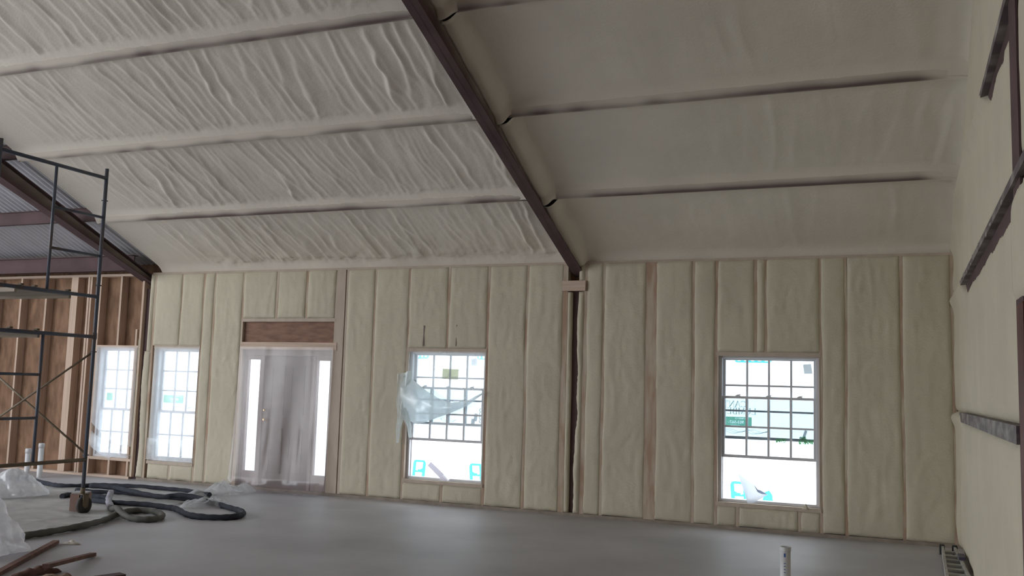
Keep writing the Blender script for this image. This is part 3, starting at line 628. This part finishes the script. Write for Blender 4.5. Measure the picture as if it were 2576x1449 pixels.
# ------------------------------------------------------------------ right gable wall
wr = MB().box(.78, .80, -3.6, D+.2, 0, 3.4)
wr.prism([(-3.6, 3.4), (D+.2, 3.4), (RIDGE, 6.75)], .78, .80, 'x')
wallr = struct(wr.build('wall_right', OSB))
GZ = [1.43, 2.72, 3.725]
def foam_gable(ya, yb, z0, z1, s, xb=.56, close=None):
    nu = int(abs(yb-ya)/.03); nv = max(8, int((z1-z0)/.03)); U, V = np.meshgrid(np.linspace(0, 1, nu), np.linspace(0, 1, nv))
    Y = ya+(yb-ya)*U; roof = zf(np.maximum(Y, 2*RIDGE-Y))+.05
    zt = np.minimum(z1+.010*(vn(Y*9, Y*0, s)-.5)+.02*(vn(Y*25, Y*0, s+1)-.5), roof); zb = z0+.006*(vn(Y*9, Y*0, s+4)-.5)
    cl_ = 0*Y
    if close is not None: cl_ = sstep(close-.45, close+.05, Y+.15*(vn(Y*3, Y*0, s+6)-.5)); zt = np.minimum(zt+(.14 if z1 > 2 else .085)*cl_, roof)
    zb = np.minimum(zb, zt-.005)
    Z = zb+(zt-zb)*V
    de = np.minimum(zt-Z, Z-zb); body = 1-np.exp(-de/.03)
    x = xb+.05-.055*body+.022*(fbm(Y*3, Z*.7, s, 3)-.5)+.008*(fbm(Y*18, Z*5, s+3)-.5)
    x = x+(.016 if z1 < 2 else .005)*(fbm(Y*7, Z*.8, s+11, 3)-.5)
    x = x-.055*cl_*np.exp(-((zt-Z-.05)/.09)**2)
    x = x-.05*np.exp(-np.maximum(11.56-Y, 0)/.07)*(.3+.9*vn(Z*3.5, Z*0, s+7))
    P = np.stack([x, Y, Z], -1)
    P = np.concatenate([P[:1], P, P[-1:]], 0); P[0, :, 0] = P[-1, :, 0] = .74
    P = np.concatenate([P[:, :1], P, P[:, -1:]], 1); P[:, 0, 0] = P[:, -1, 0] = .74
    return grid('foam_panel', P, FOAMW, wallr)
lo = 0.0
for k, z in enumerate(GZ+[9]):
    foam_gable(11.545, 5.46, lo, (z-(.035 if k == 0 else .085)) if k < 3 else 9, 800+k*19, .56, (10.6, 10.1, 7.25, None)[k])
    if k > 0: foam_gable(5.155 if k != 1 else 5.455, 4.4, max(lo, 2.09), (z-.035) if k < 3 else 9, 900+k*19, .565 if k != 1 else .53)
    lo = z+.04
GIRL = overspray('girt_dusted', (.12, .095, .10, 1), (.40, .37, .33, 1), (4, 4, 10), (.44, .80))
for z, ya, yb in ((1.43, 10.75, 5.45), (2.72, 10.2, 4.3), (3.725, 7.3, 4.3)):
    h0, h1 = (.045, .05) if z < 2 else (.010, .040)
    g = MB().box(.530, .545, yb, ya, z-h0, z+h1).box(.545, .74, yb, ya, z+h1-.006, z+h1).box(.545, .74, yb, ya, z-h0, z-h0+.006).build('girt', GIRL, wallr)
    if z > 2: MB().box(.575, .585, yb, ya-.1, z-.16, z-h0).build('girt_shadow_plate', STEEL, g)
for i in range(18):                                  # foam blobs clinging to the middle girt
    y = 5.7+random.random()*4.2; r = random.uniform(.012, .03); z = 2.72+random.uniform(-.01, .04)
    bm = bmesh.new(); bmesh.ops.create_icosphere(bm, subdivisions=2, radius=1)
    for v in bm.verts: v.co = Vector((.531+v.co.x*.006, y+v.co.y*r*2.0, z+v.co.z*r*.6))
    m = MB(); m.addbm(bm); m.sm = [True]*len(m.sm); m.build('foam_blob', mat('foam_dab', (.34, .315, .28, 1), .85, .1, (9, 9, 9), .2) if i == 0 else bpy.data.materials['foam_dab'], wallr)
# end-wall column and the dark red frame of the opening beyond it
ec = MB().box(.548, .56, 5.16, 5.475, 0, 5.95).box(.56, .76, 5.383, 5.393, 0, 5.95).box(.745, .76, 5.30, 5.475, 0, 5.95)
ecol = ec.build('end_column', STEEL); tag(ecol, 'dark steel column standing against the foam at the right edge of the picture', 'column')
REDW = mat('red_painted_post', (.12, .045, .035, 1), .6, .3, (4, 4, 2), .3)
post = MB().box(.530, .74, 5.05, 5.285, 0, 2.08, .004)
pm = post.build('door_frame_post', REDW); tag(pm, 'red-brown frame post of the opening at the lower right edge', 'door frame')
# front wall behind the camera, partly open
struct(MB().box(-10.5, .8, -3.62, -3.56, 0, 3.4).build('wall_front', OSB))

struct(MB().box(XL-.05, XL, 7.0, D+.15, 0, 3.4).build('added_wall_left', OSB))  # unseen wall, added to cut the light from the open left end

# ------------------------------------------------------------------ scaffold
SC = mat('scaffold_paint', (.085, .10, .135, 1), .5, 0, (6, 6, 2.2), .4, col2=(.12, .085, .062, 1), stops=(.52, .70), det=5)
SC2 = mat('scaffold_rust', (.16, .125, .085, 1), .7, .2, (6, 6, 6), .3)
sx_ = -8.80; ya, ys, yb = 6.92, 7.645, 8.365
scaf = empty('scaffold', (sx_-1.06, 7.64, 0)); tag(scaf, 'blue-grey rolling scaffold tower of two stacked tube frames', 'scaffold')
R_ = .0215
def bar(name, a, b, r=R_, m=SC, bow=0): return MB().tube([a, b], r, 12).build(name, m, scaf)
def end_frame(x):
    for y in (ya, yb):
        bar('post', (x, y, .16), (x, y, 4.07))
        MB().tube([(x, y, 2.02), (x, y, 2.10)], .027, 12).build('coupling', SC, scaf)
    for z, m in ((.62, SC2), (2.05, SC), (2.525, SC), (3.955, SC)): bar('rail', (x, ya, z), (x, yb, z), m=m)
    bar('stile', (x, ys, .62), (x, ys, 2.05), .017); bar('stile', (x, ys, 2.525), (x, ys, 3.955), .017)
    for z in (1.115, 1.59): bar('rung', (x, ya, z), (x, ys, z), .016)
    for z in (3.01, 3.475): bar('rung', (x, ys, z), (x, yb, z), .016)
    for y, z in ((yb, 3.68), (yb, 1.875), (yb, .675), (ya, 1.875), (ya, .675), (yb, 2.66)):
        bar('brace_stud', (x-.02, y-.03, z), (x+.03, y+.02, z), .007)
    for y in (ya, yb):
        RUB = mat('caster_rubber', (.05, .045, .04, 1), .7, .3, (8, 8, 8), .2)
        wz = .10
        cst = MB().tube([(x-.0, y+.05, wz)]+[(x+.0, y+.05, wz)], .1, 3) if False else None
        c = MB().tube([(x-.024, y+.03, wz), (x-.020, y+.03, wz), (x+.020, y+.03, wz), (x+.024, y+.03, wz)], [.088, .10, .10, .088], 24)
        c = c.build('caster', RUB, scaf)
        MB().tube([(x-.03, y+.03, wz), (x+.03, y+.03, wz)], .035, 14).build('hub', SC2, c)
        f = MB().box(x-.038, x-.030, y-.02, y+.06, .09, .225).box(x+.030, x+.038, y-.02, y+.06, .09, .225).box(x-.038, x+.038, y-.03, y+.06, .222, .232).tube([(x, y, .23), (x, y, .30)], .026, 12)
        f.build('fork', SC2, c)
end_frame(sx_); end_frame(sx_-2.13)
for y in (yb, ya):
    if y == ya: continue
    bar('brace', (sx_, y, 1.875), (sx_-2.13, y, .675), .012, SC2); bar('brace', (sx_, y+.02, .675), (sx_-2.13, y+.02, 1.875), .012, SC2)
PLY = mat('scaffold_ply', (.33, .28, .23, 1), .8, .15, (2, 12, 12), .2)
for z, y0, y1, lab in ((2.5465, 7.25, 8.0, 'grey plywood deck resting on the upper scaffold rails'), (2.0715, 6.98, 7.62, 'grey plywood deck resting on the lower scaffold rails')):
    d = empty('scaffold_deck', (sx_-1.06, (y0+y1)/2, z)); tag(d, lab, 'plank')
    MB().box(sx_-2.11, sx_-.02, y0, y1, z-.045, z-.028).build('deck_board', PLY, d)
    for y in (y0, y1-.03): MB().box(sx_-2.11, sx_-.02, y, y+.03, z-.075, z-.045).build('deck_beam', PLY, d)
    for y in (y0+.06, y0+.24, y1-.06): MB().box(sx_-.035, sx_+.026, y-.02, y+.02, z+.0015, z+.022, .006).box(sx_-.035, sx_-.024, y-.02, y+.02, z-.045, z+.0015).build('hook', SC2, d)

# ------------------------------------------------------------------ things on the floor
HOSE = mat('hose_cover', (.036, .040, .052, 1), .75, .22, (14, 14, 14), .2)
HOSEG = mat('hose_dusty', (.13, .13, .115, 1), .8, .3, (3, 3, 3), .2)
TAPEW = mat('pale_tape', (.30, .29, .33, 1), .6, .2, (14, 14, 14), .3)
def hose(name, pts, r, m, label, parent=None, n=9):
    p = catmull(pts, 8); rad = [r*(1+.07*math.sin(i*1.3)+.05*math.sin(i*.37)) for i in range(len(p))]
    o = MB().tube(p, rad, n).build(name, m, parent)
    if label: tag(o, label, 'hose')
    return o
r = .034
H = lambda L_, z=r: [(a, b, (z if not hasattr(z, '__len__') else z[i])) for i, (a, b) in enumerate(L_)]
hose('insulation_hose', H([(-13.2, 10.0), (-12.41, 10.22), (-12.22, 10.38), (-11.83, 10.32), (-11.22, 10.1), (-10.98, 10.05), (-10.80, 10.18), (-10.68, 10.40), (-10.46, 10.52), (-10.13, 10.60), (-9.66, 10.64), (-9.25, 10.60), (-8.80, 10.47), (-8.7, 10.44)]), r, HOSE, 'dark hose running in from the left edge and along nearest the back wall')
hc = [(-10.42, 9.80), (-10.16, 9.78), (-9.81, 9.90), (-9.44, 9.95), (-9.03, 9.87), (-8.66, 9.84), (-8.35, 9.86), (-8.01, 9.74), (-7.61, 9.54), (-7.36, 9.40), (-7.17, 9.21), (-7.10, 8.99), (-7.21, 8.83), (-7.43, 8.76), (-7.67, 8.83), (-8.03, 9.08), (-8.22, 9.16), (-8.59, 9.20), (-8.9, 9.15), (-9.2, 9.12), (-9.5, 9.14)]
hose('insulation_hose', H(hc), r, HOSE, 'long dark hose doubling back in a wide bend on bare concrete')
hose('insulation_hose', H([(-10.3, 9.92), (-9.9, 9.92), (-9.6, 9.82), (-9.1, 9.66), (-8.75, 9.62), (-8.55, 9.70), (-8.25, 9.72), (-8.05, 9.66)], [.095, .098, .095, .085, .08, .105, .09, .05]), .034, HOSE, 'dark hose strand piled on top of the hose bundle')
e = hose('insulation_hose', H([(-10.05, 9.22), (-10.1, 9.38), (-9.95, 9.47), (-9.7, 9.47), (-9.50, 9.46)]), r, HOSE, 'short curled dark hose end behind the scaffold caster')
hf = [(-9.47, 9.46), (-9.2, 9.16), (-8.93, 8.92), (-8.62, 8.64), (-8.30, 8.40), (-8.05, 8.27), (-7.85, 8.22), (-7.70, 8.30), (-7.72, 8.48), (-7.90, 8.67), (-8.14, 8.79), (-8.33, 8.74), (-8.34, 8.55), (-8.22, 8.30), (-8.06, 8.00), (-7.96, 7.70), (-7.90, 7.40), (-7.88, 7.13), (-7.88, 6.94), (-7.9, 6.6), (-7.95, 6.2)]
zz = [.10, .05, .040, .046, .10, .05]+[.036]*6+[.038, .04, .036]+[.036]*6
hg = hose('whip_hose', H(hf, zz), .034, HOSEG, 'grey dusty hose looped in a ring on the edge of the plastic sheet')
hose('tape_wrap', H(hf[:4], [.102, .052, .046, .048]), .038, TAPEW, None, hg)

# plastic sheet on the slab
nu, nv = 110, 150; U, V = np.meshgrid(np.linspace(0, 1, nu), np.linspace(0, 1, nv))
NW, NE, SE, SW = np.array((-13.4, 10.1)), np.array((-8.75, 10.75)), np.array((-7.80, 6.4)), np.array((-10.6, 4.8))
P2 = (NW*(1-U[..., None])+NE*U[..., None])*(1-V[..., None])+(SW*(1-U[..., None])+SE*U[..., None])*V[..., None]
ed = np.minimum(np.minimum(U, 1-U), np.minimum(V, 1-V))
P2[..., 0] += .16*(fbm(P2[..., 1]*1.6, P2[..., 1]*0, 5)-.5)*(U > .5)*U
P2[..., 1] += .22*(fbm(P2[..., 0]*2, P2[..., 0]*0, 9)-.5)
wr_ = np.abs(vn(P2[..., 0]*1.2+P2[..., 1]*1.0, P2[..., 1]*2.6-P2[..., 0]*.7, 3)-.5)
Zs = .003+.018*np.exp(-wr_*16)+.011*fbm(P2[..., 0]*3, P2[..., 1]*6, 4)
grd = grid('floor_sheet', np.concatenate([P2, Zs[..., None]], -1), POLYF); tag(grd, 'wide wrinkled plastic sheet spread on the slab under the scaffold', 'plastic sheet')
def bag(name, cx, cy, rx, ry, h, label, s, rot=0):
    bm = bmesh.new(); bmesh.ops.create_icosphere(bm, subdivisions=5, radius=1)
    co = np.array([v.co[:] for v in bm.verts]); x, y, z = co.T
    n = 1+.26*(np.abs(vn(x*2.2+z+9, y*2.2+9, s)-.5)*2-.4)+.16*(vn(x*4+3, z*4+y*3+5, s+1)-.5)+.06*(np.abs(vn(x*9+y*5+20, z*9+20, s+2)-.5)*2-.5)
    z2 = np.where(z > 0, z*h*(1-.25*(x*x+y*y)), z*.02); k = n*(1-.35*np.clip(z, 0, 1)**1.5*.8)
    X_ = x*rx*k; Y_ = y*ry*k
    P = np.stack([cx+X_*math.cos(rot)-Y_*math.sin(rot), cy+X_*math.sin(rot)+Y_*math.cos(rot), np.maximum(z2*n, -.02)+.034], -1)
    for v, p in zip(bm.verts, P): v.co = p
    m = MB(); m.addbm(bm); m.sm = [True]*len(m.sm); return tag(m.build(name, BAGM), label, 'plastic bag')
bag('plastic_bag', -10.75, 9.05, .46, .40, .34, 'pale plastic bag slumped on the sheet left of the scaffold', 3, .5)
bag('plastic_bag', -7.60, 6.02, .46, .34, .50, 'big milky plastic bag at the lower left corner of the picture', 8, .7)
# boxwood block by the caster
BLK = mat('cardboard_box', (.30, .20, .17, 1), .8, .15, (6, 6, 6), .15)
bx = MB(); bx.obox((-8.985, 8.52, .115), (.075, .045, 0), (-.06, .10, 0), (0, 0, .10)); 
bo = bx.build('box', BLK); tag(bo, 'small reddish cardboard box beside the scaffold caster', 'box')
LABW = mat('pale_paper', (.42, .41, .42, 1), .7, .1, (6, 6, 6), .2)
MB().obox((-8.985, 8.52, .222), (.07, .042, 0), (-.05, .085, 0), (0, 0, .006)).build('box_flap', LABW, bo)
# loose boards lower left
BRD = mat('red_brown_batten', (.17, .095, .075, 1), .8, .2, (10, 10, 10), .2)
def board(name, a, b, wd, th, label, m=BRD, z=None, za=0, zb=0):
    a, b = Vector((*a, za)), Vector((*b, zb)); d = (b-a); n = Vector((-d.y, d.x, 0)).normalized()
    o = MB().obox((a+b)/2+Vector((0, 0, z or th/2+.001)), d/2, n*wd/2, (0, 0, th/2)).build(name, m)
    return tag(o, label, 'board')
board('wood_batten', (-6.50, 5.30), (-7.44, 6.80), .055, .03, 'longer red-brown batten lying beside the milky plastic bag', z=.02)
board('wood_batten', (-6.15, 5.54), (-6.66, 6.50), .055, .03, 'shorter red-brown batten resting across the brown paper heap', z=.02, za=.10, zb=.0)
board('dark_plank', (-5.79, 5.97), (-6.0, 5.30), .10, .03, 'dark plank end with a pale edge cut by the lower picture edge', mat('dark_plank', (.10, .07, .07, 1), .7, .2, (8, 8, 8), .2))
PAP = mat('brown_paper', (.13, .075, .06, 1), .9, .25, (9, 9, 9), .1)
tag(crumple('paper_heap', -6.44, 5.74, .18, .10, .062, PAP, 121, 1.0, 30, .003, .5), 'crumpled dark brown paper heap at the lower left', 'paper')
tag(crumple('paper_scrap', -6.14, 5.66, .16, .08, .04, mat('tan_card', (.34, .25, .19, 1), .9, .2, (9, 9, 9), .1), 125, .35, 26, .003), 'flattened tan cardboard scrap beside the paper heap', 'cardboard')
tag(crumple('foam_crumb', -7.30, 6.86, .085, .03, .03, FOAM, 128, .3, 14, .003), 'pale foam crumb at the tip of the longer batten', 'foam scrap')
# stain on the slab
# pipes standing out of the slab
PVC = mat('white_pvc', (.66, .66, .67, 1), .4, .04, (5, 5, 5), .4)
INKP = mat('pipe_print', (.06, .14, .40, 1), .6, .05, (5, 5, 5), .2)
def pipe(x, y, h, rr, label, cap):
    n = 24
    prof = [(rr, 0), (rr, h), (rr*.9, h), (rr*.9, .02)]
    P = np.array([[(x+a*math.cos(2*math.pi*k/n), y+a*math.sin(2*math.pi*k/n), z+.001) for k in range(n)] for a, z in prof])
    o = grid('pvc_pipe', P, PVC, None, True, True)
    mm = o.data
    tag(o, label, 'pipe')
    if cap: MB().tube([(x, y, h-.07), (x, y, h-.012), (x, y, h-.008)], [rr*1.14, rr*1.14, rr*1.08], n).build('pipe_collar', PVC, o)
    return o
pp = pipe(-.945, 8.5, .315, .044, 'white plastic pipe stub rising from the slab in front of the right window', False)
MB().tube([(-.945, 8.5, .285), (-.945, 8.5, .316)], .0475, 24, False).build('pipe_collar', PVC, pp)
for k, (zz_, hh_) in enumerate(((.235, .022), (.18, .006), (.155, .006), (.13, .006), (.105, .006))):
    a0 = -1.75
    m = MB(); 
    m.add([(-.945+.0445*math.cos(a0+t), 8.5+.0445*math.sin(a0+t), zz_+q) for q in (0, hh_*(1 if k else 1.4)) for t in (0, .12, .24, .34)], [(i, i+1, i+5, i+4) for i in range(3)])
    m.build('pipe_print', INKP, pp)
pipe(-12.60, 10.85, .437, .040, 'left white pipe stub behind the scaffold, the shorter one', True); pipe(-12.385, 10.90, .525, .040, 'right white pipe stub behind the scaffold, the taller one', True)
# small ladder lying on the floor along the right wall
ALU = mat('foam_spattered_aluminium', (.42, .41, .38, 1), .6, .2, (10, 10, 10), .4)
DRK = mat('dark_rubber', (.035, .035, .035, 1), .7, .2, (10, 10, 10), .2)
lad = empty('step_ladder', (.42, 9.9, 0)); tag(lad, 'small spattered ladder section lying on the floor by the right wall', 'ladder')
Lx = lambda t: (.365+.0*t, .46+.03*t)
for s_, (xa_, xb_) in enumerate(((.36, .33), (.475, .515))):
    MB().obox(((xa_+xb_)/2, 10.0, .055), ((xb_-xa_)/2, -.98, 0), (.012, 0, 0), (0, 0, .035)).build('rail', ALU, lad)
for i in range(7):
    y = 10.75-i*.27; t = (10.98-y)/1.96; a = .36-.03*t+.012; b = .475+.04*t-.012
    MB().box(a, b, y-.035, y+.035, .05, .075, .003).build('tread', ALU, lad)
for x, y in ((.355, 11.0), (.475, 11.0)): MB().box(x-.025, x+.025, y-.03, y+.05, .005, .10, .006).build('rubber_foot', DRK, lad)
MB().box(.47, .53, 10.1, 10.35, .091, .12, .004).build('hinge_plate', mat('purple_grey', (.07, .06, .10, 1), .5, .1, (5, 5, 5), .3), lad)
# bits left on the window sills
FLP = film('scrap_poly', (.62, .66, .72, 1), .95, .3, .45, .06, .05)
P = np.array([[(-1.84, .66), (-1.78, .62), (-1.72, .58), (-1.64, .54)], [(-1.80, .55), (-1.73, .50), (-1.66, .46), (-1.57, .44)], [(-1.755, .44), (-1.70, .41), (-1.63, .385), (-1.48, .435)], [(-1.715, .32), (-1.69, .322), (-1.655, .325), (-1.62, .345)]])
PP = np.zeros((4, 4, 3)); PP[..., 0] = P[..., 0]; PP[..., 2] = P[..., 1]; PP[..., 1] = D+.03+np.array([.02, .012, .0, -.02])[:, None]
sf = grid('film_scrap', PP, FLP); tag(sf, 'grey plastic scrap flopped over the sill of the right window', 'plastic scrap')
flat('dark_flap', [(-1.645, .535), (-1.60, .485), (-1.565, .478), (-1.49, .438), (-1.55, .436), (-1.60, .455)], D+.02, film('blue_scrap', (.24, .30, .40, 1), 1, .4, .3, .05, 0), sf)
CB = film('card', (.60, .58, .66, 1), 1.0, .5, .25, .02, 0)
cs = MB(); cs.add([(a, D+.022, b) for a, b in [(-5.935, .565), (-5.985, .512), (-5.76, .330), (-5.64, .322), (-5.70, .385)]], [(0, 1, 2, 3, 4)]); cs = cs.build('card_strip', CB); tag(cs, 'pale card strip leaning on the sill of the middle window', 'card')
MB().add([(a, D+.012, b) for a, b in [(-5.70, .44), (-5.755, .385), (-5.67, .322), (-5.615, .375)]], [(0, 1, 2, 3)]).build('card_tab', INK_W, cs)
fb = crumple('foam_blob', -1.055, D-.012, .035, .02, .05, FOAMW, 140, 0, 14, .30); tag(fb, 'round foam blob on the sill edge of the right window', 'foam scrap')

# repeats share a group
for pre, g in (('house_wrap', 'printed wrap sheets outside the windows'), ('pvc_pipe', 'white pipe stubs in the slab'), ('insulation_hose', 'dark hoses on the floor'),
               ('wood_batten', 'red-brown battens'), ('plastic_bag', 'pale plastic bags'), ('scaffold_deck', 'scaffold decks'), ('window_film', 'plastic films over the windows'), ('film_bundle', 'crinkled plastic bundles')):
    for o in C.objects:
        if o.parent is None and o.name.split('.')[0] == pre: o['group'] = g
